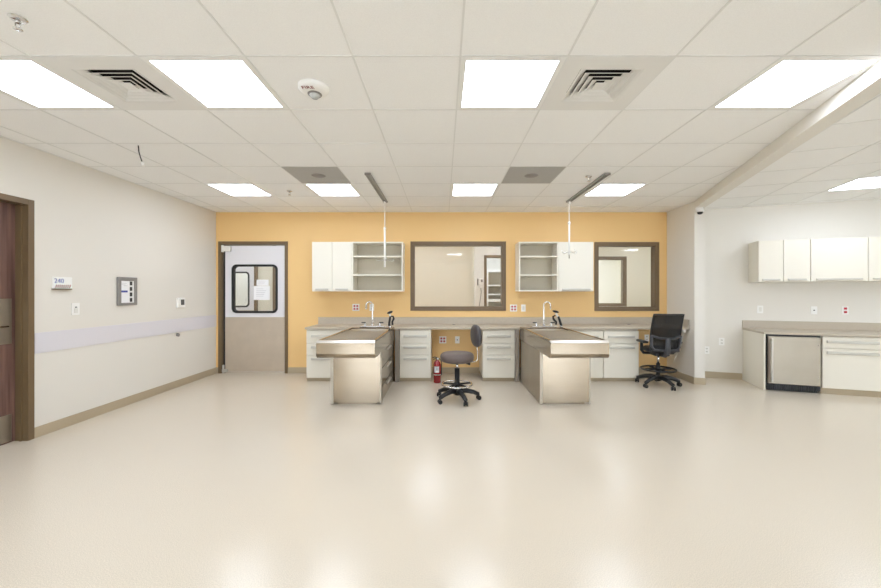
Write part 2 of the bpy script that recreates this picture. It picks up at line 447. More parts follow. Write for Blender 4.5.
# ceiling tracks and drip hangers
def track(x, label):
    t = thing('ceiling_track', label, 'track', (x, 4.75, ZC), 0, 'ceiling tracks')
    m = MB().box(-.032, -.018, -.63, .63, -.022, -.001).box(.018, .032, -.63, .63, -.022, -.001).box(-.018, .018, -.63, .63, -.006, -.001)
    m.build('rail', M['track'], t, .002)
    for a_, b_ in ((-.642, -.631), (.631, .642)): box('end_cap', M['panelgrey'], t, (-.034, .034, a_, b_, -.024, -.001))
track(-.852, 'narrow grey ceiling track over the left steel table')
track(1.857, 'narrow grey ceiling track over the right steel table')
def hanger(x, label, zj, zb, zh, thick):
    t = thing('drip_hanger', label, 'drip hanger', (x, 5.33, ZC-.026), 0, 'drip hangers on the ceiling tracks')
    MB().box(-.014, .014, -.03, .03, -.03, -.001).build('trolley', M['white'], t, .003)
    z = lambda q: q-(ZC-.026)
    MB().cyl((0, 0, -.03), (0, 0, z(zj)), .0065).build('upper_rod', M['offwhite'], t)
    MB().lathe([(0, .025), (.016, .02), (.018, 0), (.016, -.02), (0, -.025)], (0, 0, z(zj)), 20).build('collar', M['white'], t)
    MB().cyl((0, 0, z(zj)-.02), (0, 0, z(zh)-.03 if not thick else z(zb)), .014 if thick else .012).build('lower_tube', M['white'], t)
    if not thick: MB().cyl((0, 0, z(zh)+.09), (0, 0, z(zb)), .009).build('tip', M['chrome'], t)
    h = z(zh)
    for k in range(4):
        an = R(20+90*k); c, s_ = math.cos(an), math.sin(an)
        MB().tube([(c*.012, s_*.012, h), (c*.05, s_*.05, h+.004), (c*.09, s_*.09, h-.012), (c*.115, s_*.115, h-.012), (c*.13, s_*.13, h+.01), (c*.12, s_*.12, h+.028)], .0045, 8).build('hook', M['chrome'], t)
hanger(-.852, 'white drip hanger pole hanging before the left open shelves', 2.30, 1.735, 1.835, True)
hanger(1.847, 'white drip hanger with spread chrome hooks before the right wall cabinet door', 2.38, 1.86, 1.95, False)

# ------------------------------------------------------------------ windows and doors
def frame_xz(o, w, y0, y1, bottom=True):
    x0, x1, z0, z1 = o; m = MB()
    m.box(x0, x0+w, y0, y1, z0, z1).box(x1-w, x1, y0, y1, z0, z1).box(x0+w, x1-w, y0, y1, z1-w, z1)
    if bottom: m.box(x0+w, x1-w, y0, y1, z0, z0+w)
    return m
def window(name, o, label):
    t = bpy.data.objects.new(name, None); COL.objects.link(t); t.location = ((o[0]+o[1])/2, YB, o[2]); struct(t, label, 'window')
    L = (o[0]-t.location.x, o[1]-t.location.x, 0, o[3]-o[2])
    cs = frame_xz(L, .045, -.014, -.0005); cs.build('frame', M['brown'], t, .003)
    j = frame_xz((L[0]+.043, L[1]-.043, .043, L[3]-.043), .028, -.006, .115); j.build('jamb', M['brown'], t)
    box('glass_pane', M['glass'], t, (L[0]+.071, L[1]-.071, .058, .064, .071, L[3]-.071))
window('window_1', WIN1, 'wide interior window in a bronze frame')
window('window_2', WIN2, 'square interior window in a bronze frame by the right corner')

# back swing door
def rrect(x0, x1, z0, z1, r, n=8):
    pts = []
    for cx, cz, a0 in ((x1-r, z1-r, 0), (x0+r, z1-r, 90), (x0+r, z0+r, 180), (x1-r, z0+r, 270)):
        for i in range(n+1):
            a = R(a0+90*i/n); pts.append((cx+r*math.cos(a), cz+r*math.sin(a)))
    return pts
def ring_xz(outer, inner, y0, y1):
    m = MB(); n = len(outer)
    V = [[m.bm.verts.new((p[0], y, p[1])) for p in L] for y in (y0, y1) for L in (outer, inner)]
    o0, i0, o1, i1 = V
    for k in range(n):
        j = (k+1) % n
        m.bm.faces.new((o0[k], o0[j], i0[j], i0[k])); m.bm.faces.new((o1[k], i1[k], i1[j], o1[j]))
        m.bm.faces.new((o0[k], o1[k], o1[j], o0[j])); m.bm.faces.new((i0[k], i0[j], i1[j], i1[k]))
    return m
def swing_leaf(t, x0, x1, z0, z1, wx0, wx1, wz0, wz1, y0, y1, kick):
    # skin with a rounded window hole: fill between a 4n-point rectangle and the rounded rectangle
    n = 8; inner = rrect(wx0, wx1, wz0, wz1, .07, n); outer = []
    cr = ((x1, z1), (x0, z1), (x0, z0), (x1, z0))
    for c in range(4): outer += [cr[c]]*(n+1)
    m = ring_xz(outer, inner, y0, y1); bmesh.ops.remove_doubles(m.bm, verts=m.bm.verts[:], dist=1e-5)
    m.build('leaf', M['doorpaint'], t)
    g = ring_xz(rrect(wx0-.022, wx1+.022, wz0-.022, wz1+.022, .085, n), rrect(wx0+.012, wx1-.012, wz0+.012, wz1-.012, .06, n), y0-.012, y1+.012)
    g.build('window_gasket', M['black'], t)
    box('glass_pane', M['glass'], t, (wx0-.004, wx1+.004, (y0+y1)/2-.003, (y0+y1)/2+.003, wz0-.004, wz1+.004))
    if kick: box('kick_plate', M['kick'], t, (x0+.002, x1-.002, y0-.005, y0-.0005, z0+.004, kick))
t = bpy.data.objects.new('door_1', None); COL.objects.link(t); t.location = ((DR1[0]+DR1[1])/2, YB, 0)
struct(t, 'grey swing door with rounded window and metal kick plate', 'door')
cx = t.location.x; L = (DR1[0]-cx, DR1[1]-cx, 0, DR1[3])
frame_xz(L, .05, -.016, -.0005, False).build('frame', M['brown'], t, .003)
frame_xz((L[0]+.03, L[1]-.03, 0, L[3]-.03), .025, -.006, .12, False).build('jamb', M['brown'], t)
x0, x1 = L[0]+.105, L[1]-.062
k = YB/364
gx0, gx1 = (232.8-443)*k-cx, (276.2-443)*k-cx
swing_leaf(t, x0, x1, .022, 2.15, gx0, gx1, 1.37-19.8*k, 1.37+26.3*k, .012, .052, .945)
hx = x0-.02
m = MB().box(x0-.045, x0+.11, -.03, .006, 2.055, 2.145); m.cyl((x0-.03, -.01, 2.04), (x0-.03, -.01, 2.16), .022)
m.build('upper_hinge', M['offwhite'], t, .006)
m = MB().box(x0-.04, x0+.05, -.02, .006, .02, .07).cyl((x0-.02, -.008, .005), (x0-.02, -.008, .14), .016)
m.build('floor_pivot', M['alu'], t, .003)
box('hinge_edge', M['blackpl'], t, (x0-.035, x0-.004, .02, .045, .02, 2.05))
# taped notices
def notice(x0, x1, z0, z1, label, y=YB-.0005):
    t = thing('paper_notice', label, 'notice', ((x0+x1)/2, y, z0), 0, 'notices taped to the swing door')
    w = (x1-x0)/2; h = z1-z0
    box('sheet', M['paper'], t, (-w, w, -.002, -.0005, 0, h))
    m = MB()
    for i in range(5):
        z = h*(.78-.13*i); m.box(-w*.7, w*(.2+.12*((i*3) % 4)), -.0028, -.0021, z, z+h*.03)
    m.build('print', M['greyink'], t)
notice((253.8-443)*k, (269.8-443)*k, 1.37-8*k, 1.37+6*k, 'larger white paper notice on the swing door window, lower of two', YB+.0005)
notice((256.6-443)*k, (268.6-443)*k, 1.37+6.3*k, 1.37+12.4*k, 'smaller white paper notice above another on the swing door window', YB+.0005)

# left wall door
t = bpy.data.objects.new('door_2', None); COL.objects.link(t); t.location = (XL, (DY0+DY1)/2, 0)
struct(t, 'dark wood door with steel push plate in a bronze frame', 'door')
h = (DY1-DY0)/2
m = MB().box(.0005, .016, -h, -h+.052, 0, 2.224).box(.0005, .016, h-.052, h, 0, 2.224).box(.0005, .016, -h+.052, h-.052, 2.172, 2.224)
m.build('frame', M['brown'], t, .003)
m = MB().box(-.138, .006, -h+.031, -h+.052, 0, 2.19).box(-.138, .006, h-.052, h-.031, 0, 2.19).box(-.138, .006, -h+.052, h-.052, 2.172, 2.193)
m.box(-.055, -.035, h-.066, h-.052, 0, 2.172).box(-.055, -.035, -h+.052, -h+.066, 0, 2.172)
m.build('jamb', M['brown'], t)
box('leaf', M['wood'], t, (-.145, -.105, -h+.0525, h-.0525, .004, 2.1715))
box('push_plate', M['steel_dull'], t, (-.1045, -.1015, h-.30, h-.082, .90, 1.31), .001)
box('kick_plate', M['steel_dull'], t, (-.1045, -.1015, -h+.07, h-.082, .015, .26), .001)
MB().tube([(-.1015, h-.30, 1.06), (-.075, h-.29, 1.06), (-.075, h-.13, 1.06), (-.1015, h-.12, 1.06)], .008, 10).build('handle', M['steel'], t)

struct(MB().box(-4.05, -4.0, 2.2, 3.6, 0, 2.5).build('door_backing', M['wall']), 'unseen backing added behind the wooden door to stop light leaks', 'wall')  # backing added so no outside light leaks past the leaf
# ------------------------------------------------------------------ things on the left wall
LX = XL+.0008
t = thing('room_sign', 'small white room number sign with blue digits and red striped edge', 'sign', (LX, 3.66, 1.405))
box('board', M['white'], t, (0, .022, -.095, .078, 0, .115), .003)
text('number', '240', .062, M['blueink'], t, (.0228, -.05, .074), (PI/2, 0, PI/2))
m = MB()
for i in range(8):
    y = -.088+.019*i
    v_ = [m.bm.verts.new((.0224, y+a_, z_)) for a_, z_ in ((0, .006), (.009, .006), (.021, .038), (.012, .038))]; m.bm.faces.new(v_)
bmesh.ops.solidify(m.bm, geom=m.bm.faces[:], thickness=.0005)
m.build('red_stripes', M['redink'], t)
box('shadow_strip', M['brown'], t, (0, .03, -.1, .07, -.012, -.001), .002)  # brown strip standing for the shadow under the sign
def plate(loc, label, rz, kind, cat='outlet', group=None, w=.075, h=.118):
    """cover plate; local +y points into the wall"""
    t = thing('wall_switch' if cat == 'switch' else 'wall_outlet', label, cat, loc, rz, group)
    box('plate', M['white'], t, (-w/2, w/2, -.008, -.0008, -h/2, h/2), .002)
    if kind == 'quad':
        for sx in (-1, 1):
            for sz in (-1, 1):
                box('socket', M['red'], t, (sx*.024-.015, sx*.024+.015, -.012, -.0082, sz*.024-.015, sz*.024+.015), .003)
    elif kind == 'red':
        for sz in (-1, 1): box('socket', M['red'], t, (-.018, .018, -.012, -.0082, sz*.026-.016, sz*.026+.016), .004)
    elif kind == 'white':
        for sz in (-1, 1):
            s_ = box('socket', M['offwhite'], t, (-.017, .017, -.011, -.0082, sz*.024-.015, sz*.024+.015), .004)
            MB().box(-.008, -.005, -.0118, -.0111, sz*.024-.006, sz*.024+.006).box(.005, .008, -.0118, -.0111, sz*.024-.006, sz*.024+.006).build('slots', M['greypl'], s_)
    elif kind == 'rocker':
        box('rocker', M['offwhite'], t, (-.017, .017, -.013, -.0082, -.033, .033), .003)
    elif kind == 'data':
        box('jack', M['greypl'], t, (-.009, .009, -.0095, -.0082, -.008, .008))
    elif kind == 'sensor':
        box('rocker', M['offwhite'], t, (-.02, .02, -.012, -.0082, -.04, .01), .003)
        box('sensor_eye', M['blackpl'], t, (-.009, .009, -.0115, -.0082, .014, .024), .001)
    return t
plate((XL, 3.79, 1.193), 'white wall switch with a dark eye below the room number sign', PI/2, 'sensor', 'switch', w=.08, h=.125)
t = thing('directory_panel', 'grey framed panel holding a white card and black squares', 'panel', (LX, 4.40, 1.21))
W_, H_ = .131, .338
m = MB().box(0, .026, -W_, -W_+.038, 0, H_).box(0, .026, W_-.034, W_, 0, H_).box(0, .026, -W_+.038, W_-.034, H_-.042, H_).box(0, .026, -W_+.038, W_-.034, 0, .03)
m.build('frame', M['panelgrey'], t, .004)
box('backing', M['vent'], t, (.0, .012, -W_+.038, W_-.034, .03, H_-.042))
c = box('card', M['paper'], t, (.0122, .015, -W_+.04, .028, .033, H_-.046))
MB().box(.0152, .0158, -.088, .002, .155, .178).build('blue_line', M['blueink'], c)
MB().box(.0152, .0158, -.09, -.01, .262, .268).box(.0152, .0158, -.05, .0, .232, .238).box(.0152, .0158, -.09, -.03, .244, .249).build('print', M['greyink'], c)
for i in range(4):
    z = .04+.067*i; box('black_square', M['blackpl'], t, (.0122, .017, .036, .066, z, z+.047), .001)
t = thing('wall_mounted_thermostat', 'small white wall thermostat with a dark screen', 'thermostat', (XL, 5.30, 1.215), PI/2)
box('body', M['white'], t, (-.075, .075, -.028, -.0008, -.07, .07), .006)
box('screen', M['greypl'], t, (-.02, .05, -.0295, -.0282, -.035, .045), .001)
t = thing('wall_bumper', 'small grey door bumper on the lavender wall guard', 'bumper', (XL+.008, 5.23, .755))
m = MB().cyl((.0005, 0, 0), (.018, 0, 0), .022).cyl((.018, 0, 0), (.03, .002, .004), .028, .02); m.build('stop', M['panelgrey'], t)

# outlets of the back wall
def bpt(u, v, Y=YB): return ((u-443)/364*Y, Y, 1.37-(v-292)/364*Y)
g = 'wall outlets'
plate(bpt(356, 307.4), 'white cover plate with four red sockets above counter left of the left tap', 0, 'quad', group=g, w=.118)
plate(bpt(371.8, 307.4), 'white wall outlet behind the left gooseneck tap', 0, 'white', group=g)
plate(bpt(513.5, 308), 'white cover plate with four red sockets below the right open shelves', 0, 'quad', group=g, w=.118)
plate(bpt(523.3, 308), 'white wall switch right of the red sockets near the right tap', 0, 'rocker', 'switch')
plate(bpt(442.8, 339.8), 'white cover plate with four red sockets in the knee space behind the stool', 0, 'quad', group=g, w=.118)
plate(bpt(457.3, 339.8), 'white wall outlet in the knee space behind the stool', 0, 'data', group=g)
plate(bpt(646.6, 338), 'white wall outlet in the knee space behind the black mesh chair', 0, 'white', group=g)
def wt(u):                       # along the wing wall
    r = (u-443)/364; return (r*W0.y-W0.x)/(math.cos(AW)+r*math.sin(AW))
def wz(u, v):
    return 1.37-(v-292)/364*W(wt(u), 0)[1]
for u, v_, kd, lab in ((760, 309.4, 'rocker', 'white plate above the left end of the wing counter'), (813.8, 310.3, 'data', 'white plate with a small jack above the steel fridge'),
                       (845, 310.3, 'red', 'white outlet with two red sockets above the wing drawers'),
                       (721.5, 341.5, 'white', 'white wall outlet low on the wing wall beside the cabinet end panel'), (706.5, 350, 'white', 'white wall outlet just right of the pier, lowest on the wing wall')):
    plate(W(wt(u), 0, wz(u, v_)), lab, -AW, kd, group=g)

# ------------------------------------------------------------------ cabinets
def pull(parent, x0, x1, z, y):
    MB().box(x0, x1, y-.024, y-.001, z-.017, z+.017).build('handle', M['alu'], parent, .005)
def base_cabinet(loc, rz, w, label, rows, depth=.56, zt=.795, pullfrac=.74, zk=.062, hoff=.088):
    """origin at floor, front left corner; local +y into the cabinet"""
    t = thing('base_cabinet', label, 'cabinet', loc, rz, 'base cabinets')
    box('body', M['cream'], t, (0, w, .031, depth, zk, zt))
    box('toe_kick', M['base'], t, (.001, w-.001, .04, .055, 0, zk-.001))
    for (z0, z1, kind) in rows:
        f = box('drawer' if kind == 'd' else 'door', M['cream'], t, (.004, w-.004, 0, .0305, z0, z1), .002)
        pull(f, w*(1-pullfrac)/2, w*(1+pullfrac)/2, z1-hoff if z1 > .7 else z1-.055, 0)
    return t
r3 = [(.592, .785, 'd'), (.414, .584, 'd'), (.06, .406, 'd')]
r2 = [(.585, .775, 'd'), (.06, .577, 'd')]
FY = 5.55
base_cabinet((-2.086, FY, 0), 0, .60, 'three drawer base cabinet at the left end of the counter, behind the left steel table', r3)
base_cabinet((-.664, FY, 0), 0, .48, 'three drawer base cabinet just right of the left steel table', r3)
base_cabinet((.606, FY, 0), 0, .49, 'three drawer base cabinet just left of the right steel table', r3)
base_cabinet((1.84, FY, 0), 0, .604, 'two drawer base cabinet half hidden by the right steel table', r2)
base_cabinet((2.448, FY, 0), 0, .54, 'two drawer base cabinet beside the black mesh chair', r2)
for x0, x1, lab in ((-.732, -.668, 'narrow grey filler panel beside the left steel table'), (1.100, 1.160, 'narrow grey filler panel beside the right steel table')):
    tag(MB().box(x0, x1, 5.535, 6.1, .0, .795).build('filler_panel', M['filler'], bevel=.003), lab, 'panel', 'filler panels under the counter')
# counter of the back wall
t = thing('countertop', 'long taupe laminate countertop along the ochre wall', 'countertop', (0, FY, .8))
m = MB().prism([(-2.10, -.023), (3.742, -.023), (3.764, .584), (-2.10, .584)], 0, .031)
m.build('slab', M['counter'], t, .004)
m = MB().prism([(-2.098, .566), (3.764, .566), (3.766, .5845), (-2.098, .5845)], .0315, .146)
m.prism([(3.725, -.02), (3.743, -.02), (3.762, .565), (3.744, .565)], .0315, .146)
m.build('backsplash', M['counter'], t, .002)
for x in (.18, 3.07): MB().lathe([(0, .004), (.025, .003), (.028, 0)], (x, .46, .0312), 20).build('grommet', M['greypl'], t)
# cable below the counter end
t = thing('hanging_cable', 'thin white cable hanging from a clip under the counter beside the pier', 'cable', (3.70, 5.60, .1))
box('clip', M['white'], t, (-.02, .02, -.03, .01, .65, .699), .004)
MB().tube([(0, -.01, .66), (-.005, .03, .52), (-.01, .09, .38), (-.006, .2, .2), (-.002, .3, 0.06)], .004, 8).build('cord', M['offwhite'], t)

# wall cabinets
def shelf_unit(loc, w, label, h=.794, dep=.312, rz=0):
    t = thing('open_shelf_cabinet', label, 'shelf cabinet', loc, rz, 'open shelf cabinets'); th = .02
    m = MB().box(0, th, 0, dep, 0, h).box(w-th, w, 0, dep, 0, h).box(th, w-th, 0, dep, h-th, h).box(th, w-th, 0, dep, 0, th)
    m.build('carcass', M['cream'], t)
    box('back_panel', M['cream_shade'], t, (th, w-th, dep-.012, dep-.001, th, h-th))
    for z in (.252, .55): box('shelf', M['cream'], t, (th+.001, w-th-.001, .012, dep-.013, z, z+.02), .001)
    pins = MB()
    for x in (th, w-th-.006):
        for z in range(10): pins.box(x, x+.006, .06, .066, .08+.07*z, .086+.07*z)
    pins.build('shelf_pins', M['panelgrey'], t)
    return t
def wall_cabinet(loc, rz, widths, label, h=.794, dep=.312, hl=.2):
    t = thing('wall_cabinet', label, 'wall cabinet', loc, rz, 'closed wall cabinets'); w = sum(widths)
    box('body', M['cream'], t, (0, w, .026, dep, 0, h)); x = 0
    for wd in widths:
        d_ = box('door', M['cream'], t, (x+.003, x+wd-.003, 0, .0255, .002, h-.002), .002)
        L_ = hl if wd < .45 else wd*.8
        MB().box(x+wd/2-L_/2, x+wd/2+L_/2, -.022, -.0005, .02, .045).build('handle', M['alu'], d_, .004); x += wd
    return t
UY = YB-.314; UZ = 1.38
wall_cabinet((-2.099, UY, UZ), 0, (.322, .317), 'white two door wall cabinet left of the left open shelves')
shelf_unit((-1.459, UY, UZ), .815, 'white open shelves on the ochre wall left of the wide window')
shelf_unit((1.217, UY, UZ), .632, 'white open shelves on the ochre wall right of the wide window')
wall_cabinet((1.850, UY, UZ), 0, (.562,), 'white single door wall cabinet between right open shelves and square window')
WZ, WH, WD = 1.517, .606, .313
for t0, wd, lab in ((.585, (.297, .307), 'white two door wall cabinet at the left end of the wing wall'), (1.191, (.62,), 'white wide door wall cabinet above the wing drawers'),
                    (1.813, (.3, .3), 'white two door wall cabinet cut by the right picture edge')):
    wall_cabinet(W(t0, -WD-.002, WZ), -AW, wd, lab, WH, WD, hl=.21)

# wing counter
D = .64
tp = thing('end_panel', 'white laminate end panel closing the wing counter beside the fridge', 'panel', W(.513, -D+.006), -AW)
box('board', M['cream'], tp, (0, .022, 0, D-.012, 0, .782), .002)
t = thing('countertop', 'taupe laminate countertop on the right wing wall', 'countertop', W(.505, -D-.004, .784), -AW)
box('slab', M['counter'], t, (0, 2.9, -.012, D, 0, .030), .004)
box('backsplash', M['counter'], t, (0, 2.9, D-.017, D+.0005, .0305, .146), .002)
base_cabinet(W(1.152, -D+.004), -AW, .615, 'two drawer white cabinet right of the steel fridge', [(.625, .772, 'd'), (.085, .615, 'd')], depth=.62, pullfrac=.86, zt=.779, zk=.083, hoff=.065)
base_cabinet(W(1.77, -D+.004), -AW, .6, 'two drawer white cabinet beyond the right picture edge', [(.625, .772, 'd'), (.085, .615, 'd')], depth=.62, pullfrac=.86, zt=.779, zk=.083, hoff=.065)
# fridge
t = thing('undercounter_fridge', 'stainless undercounter fridge with a vertical bar handle and black grille', 'fridge', W(.539, -D+.0), -AW)
w = .608
box('body', M['blackpl'], t, (0, w, .03, .6, .03, .78))
d_ = box('door', M['steel_fridge'], t, (.018, w-.022, -.018, .028, 0.105, .757), .004)
m = MB().box(.034, .056, -.062, -.046, .125, .735); m.build('handle', M['alu'], d_, .005)
m = MB().box(.034, .056, -.046, -.0185, .15, .185).box(.034, .056, -.046, -.0185, .675, .71); m.build('handle_post', M['steel_dull'], d_, .002)
m = MB().cyl((w-.045, -.0185, .22), (w-.045, -.021, .22), .008).cyl((w-.045, -.0185, .655), (w-.045, -.021, .655), .008); m.build('screw', M['chrome'], d_)
box('badge', M['chrome'], d_, (.285, .305, -.0205, -.0185, .128, .136))
g_ = MB()
for i in range(22): g_.box(.03+.0248*i, .03+.0248*i+.016, .012, .03, .012, .095)
g_.box(.02, w-.035, .03, .05, .006, .1); g_.build('grille', M['blackpl'], t)

# ------------------------------------------------------------------ steel tables
def steel_table(xc, label, drawers_right):
    t = thing('treatment_table', label, 'table', (xc, 0, 0), 0, 'steel treatment tables')
    hw = .318; y0, y1 = 3.94, 5.522; zt = .838; zb = .648
    # box with rounded lower front edge: profile in y,z swept along x
    m = MB(); prof = [(y1, zb), (y0+.05, zb)]
    for i in range(7):
        a = R(-90-90*i/6); prof.append((y0+.05+.05*math.cos(a), zb+.05+.05*math.sin(a)))
    prof += [(y0, zt-.022), (y0+.004, zt-.018)]
    A = [m.bm.verts.new((-hw, y, z)) for y, z in prof]; B = [m.bm.verts.new((hw, y, z)) for y, z in prof]
    for i in range(len(prof)-1):
        f = m.bm.faces.new((A[i], B[i], B[i+1], A[i+1])); f.smooth = 1 < i < 8
    # sides and back close with the rim height
    A2 = m.bm.verts.new((-hw, y1, zt-.006)); B2 = m.bm.verts.new((hw, y1, zt-.006))
    m.bm.faces.new(A+[A2]); m.bm.faces.new((B+[B2])[::-1]); m.bm.faces.new((A[0], A2, B2, B[0]))
    m.build('tub', M['steel'], t)
    m = MB().prism([(0, -.020), (.006, -.024), (.045, -.010), (.045, .004), (.036, .004)], -hw, hw)
    m.xf(Matrix.Translation((0, y0-.003, zt)) @ Matrix(((0, 0, 1, 0), (1, 0, 0, 0), (0, 1, 0, 0), (0, 0, 0, 1)))); m.build('front_lip', M['steel_lip'], t)
    box('drainboard', M['steel_lip'], t, (-hw+.032, hw-.032, y1-.415, y1-.132, zt-.03, zt-.012), .004)
    # rim
    rw = .05; m = MB()
    m.box(-hw, hw, y0+.043, y0+.08, zt-.006, zt+.004).box(-hw, -hw+rw*.6, y0+.08, y1, zt-.006, zt+.004).box(hw-rw*.6, hw, y0+.08, y1, zt-.006, zt+.004).box(-hw+rw*.6, hw-rw*.6, y1-.13, y1, zt-.006, zt+.004)
    m.build('rim', M['steel'], t, .003)
    # tub floor
    box('tub_floor', M['steel_dull'], t, (-hw+.01, hw-.01, y0+.06, y1-.1, zt-.045, zt-.035))
    ix = hw-rw*.6-.002; ys = y0+.083; ye = y1-.42
    n = 3; ln = (ye-ys)/n
    for i in range(n):
        m = MB(); a0 = ys+ln*i+.003; a1 = ys+ln*(i+1)-.003
        m.box(-ix, -ix+.016, a0, a1, zt-.014, zt-.002).box(ix-.016, ix, a0, a1, zt-.014, zt-.002)
        ns = 4; p = (a1-a0)/ns
        for j in range(ns): m.box(-ix+.016, ix-.016, a0+p*j, a0+p*j+p*.62, zt-.012, zt-.003)
        m.build('grate', M['steel_dull'], t)
    # pedestal
    py0 = 4.42; pw = .309
    m = MB().box(-pw+.018, pw-.018, py0, y1-.01, .03, zb-.001)
    m.box(-pw+.06, pw-.06, py0+.04, y1-.05, 0, .03)
    m.build('pedestal', M['steel'], t, .002)
    for c0_, c1_ in ((-pw, -pw+.036), (pw-.02, pw)):
        box('corner_trim', M['steel_dull'], t, (c0_, c1_, py0-.006, py0-.0005, .012, zb-.002), .001)
        box('corner_trim', M['steel_dull'], t, (*((c0_, c0_+.017) if c0_ < 0 else (c1_-.017, c1_)), py0, py0+.038, .012, zb-.002), .001)
    sgn = 1 if drawers_right else -1
    # access fronts on one side, plain panel on the other
    xs = sgn*(pw-.0175)
    ya, ym, yb = py0+.04, 4.98, y1-.014
    rows = [(.44, .655), (.215, .43), (.03, .205)]
    for z0, z1 in rows:
        f = MB().box(*sorted((xs, xs+sgn*.0165)), ya+.004, yb-.004, z0, z1).build('drawer', M['steel'], t, .002)
        MB().box(*sorted((xs+sgn*.017, xs+sgn*.036)), (ya+yb)/2-.16, (ya+yb)/2+.16, z1-.055, z1-.03).build('handle', M['alu'], f, .004)
    xs = -sgn*(pw-.0175)
    box('side_panel', M['steel_dull'], t, (*sorted((xs, xs-sgn*.0165)), ya, yb, .012, zb-.002), .002)
    return t, zt+.004
tL, ZT = steel_table(-1.056, 'stainless treatment table on the left with its tap near the sink end', True)
tR, ZT = steel_table(1.484, 'stainless treatment table on the right of the stool', True)

def faucet(x, y, label, ang):
    t = thing('gooseneck_faucet', label, 'tap', (x, y, ZT+.0006), 0, 'gooseneck taps')
    MB().box(-.19, .19, -.028, .028, 0, .022).build('deck_plate', M['chrome'], t, .008)
    c, s_ = math.cos(ang), math.sin(ang); rr = .05
    pts = [(0, 0, .0225), (0, 0, .12), (0, 0, .25), (0, 0, .33)]
    for i in range(1, 9):
        a = PI-PI*i/8; pts.append((c*(rr+rr*math.cos(a)), s_*(rr+rr*math.cos(a)), .33+rr*math.sin(a)))
    pts.append((c*2*rr, s_*2*rr, .27))
    MB().tube(pts, [.016, .014]+[.0105]*(len(pts)-2), 12).build('spout', M['chrome'], t)
    for sx in (-1, 1):
        hd = MB().lathe([(.018, .0225), (.018, .045), (.012, .05), (.012, .06), (0, .062)], (sx*.11, 0, 0), 18).build('handle', M['chrome'], t)
        MB().box(*sorted((sx*.102, sx*.165)), -.01, .01, .062, .078).build('lever', M['blackpl'], hd, .004)
faucet(-1.056, 5.452, 'chrome gooseneck tap on the left steel table', R(212))
faucet(1.505, 5.437, 'chrome gooseneck tap on the right steel table', R(-32))
def sprayer(x, y, label, lean):
    t = thing('hose_sprayer', label, 'sprayer', (x, y, ZT+.0006), 0, 'hose sprayers')
    MB().lathe([(0, 0), (.024, 0), (.024, .012), (.014, .02), (0, .022)], seg=20).build('socket', M['chrome'], t)
    MB().tube([(-.018*lean, 0, .02), (-.014*lean, 0, .07), (-.004*lean, 0, .125), (0, 0, .165)], [.017, .018, .017, .014]).build('grip', M['blackpl'], t)
    MB().tube([(.035*lean, .0, .03), (.03*lean, 0, .08), (.052*lean, 0, .125), (.042*lean, 0, .16), (.012*lean, 0, .165)], [.015, .015, .017, .013, .01]).build('hose', M['black'], t)
    MB().tube([(0, 0, .16), (-.008*lean, -.005, .205)], [.013, .016]).build('neck', M['offwhite'], t)
    e = MB().ellipsoid((0, 0, 0), (.045, .03, .019)); e.xf(Matrix.Translation((-.004*lean, -.01, .222)) @ Matrix.Rotation(R(-20), 4, 'Y')); e.build('spray_head', M['blackpl'], t)
sprayer(-.79, 5.455, 'black hand sprayer standing at the right rear corner of the left table', 1)
t = thing('hose_sprayer', 'black hand sprayer leaning beside the right gooseneck tap', 'sprayer', (1.745, 5.496, ZT+.0006), 0, 'hose sprayers')
MB().lathe([(0, 0), (.024, 0), (.024, .012), (.014, .02), (0, .022)], (.04, 0, 0), 20).build('socket', M['chrome'], t)
MB().tube([(.04, 0, .02), (.02, 0, .09), (-.005, 0, .16)], [.02, .019, .016]).build('grip', M['blackpl'], t)
MB().tube([(-.04, 0, .035), (-.035, 0, .075), (-.075, 0, .115), (-.085, 0, .155), (-.05, 0, .175)], [.015, .015, .017, .015, .01]).build('hose', M['black'], t)
MB().tube([(-.01, 0, .155), (-.04, 0, .205)], [.014, .018]).build('neck', M['offwhite'], t)
e = MB().ellipsoid((0, 0, 0), (.05, .03, .018)); e.xf(Matrix.Translation((-.045, -.005, .232)) @ Matrix.Rotation(R(14), 4, 'Y')); e.build('spray_head', M['blackpl'], t)

# ------------------------------------------------------------------ fire extinguisher
t = thing('fire_extinguisher', 'red fire extinguisher standing on the floor in the knee space', 'fire extinguisher', (-.087, 5.51, .0005))
MB().lathe([(0, 0), (.05, 0), (.056, .008), (.056, .27), (.05, .30), (.03, .325), (.018, .335), (.018, .35), (0, .35)]).build('cylinder', M['extred'], t)
MB().lathe([(.0568, .118), (.0574, .119), (.0574, .131), (.0568, .132)]).build('strap', M['alu'], t)
lb = MB(); n = 12
for i in range(n):
    a0 = R(-140+80*i/n); a1 = R(-140+80*(i+1)/n); r_ = .0572
    lb.bm.faces.new([lb.bm.verts.new(p) for p in ((r_*math.cos(a0), r_*math.sin(a0), .16), (r_*math.cos(a1), r_*math.sin(a1), .16), (r_*math.cos(a1), r_*math.sin(a1), .25), (r_*math.cos(a0), r_*math.sin(a0), .25))])
lb.build('label', M['greyink'], t)
m = MB().lathe([(0, .35), (.02, .35), (.02, .375), (0, .378)], seg=18); m.build('valve', M['blackpl'], t)
MB().tube([(0, 0, .372), (-.035, -.01, .388), (-.07, -.012, .378)], .008, 10).tube([(0, 0, .36), (-.035, -.01, .362), (-.062, -.012, .352)], .007, 10).build('lever', M['blackpl'], t)
MB().lathe([(0, .0), (.016, .001), (.016, .01), (0, .012)], seg=16).xf(Matrix.Translation((.008, -.02, .362)) @ Matrix.Rotation(PI/2, 4, 'X')).build('gauge', M['white'], t)
MB().tube([(.02, 0, .362), (.055, -.01, .35), (.066, -.012, .29), (.064, -.014, .2), (.062, -.014, .12)], [.008, .008, .007, .007, .011]).build('hose', M['black'], t)

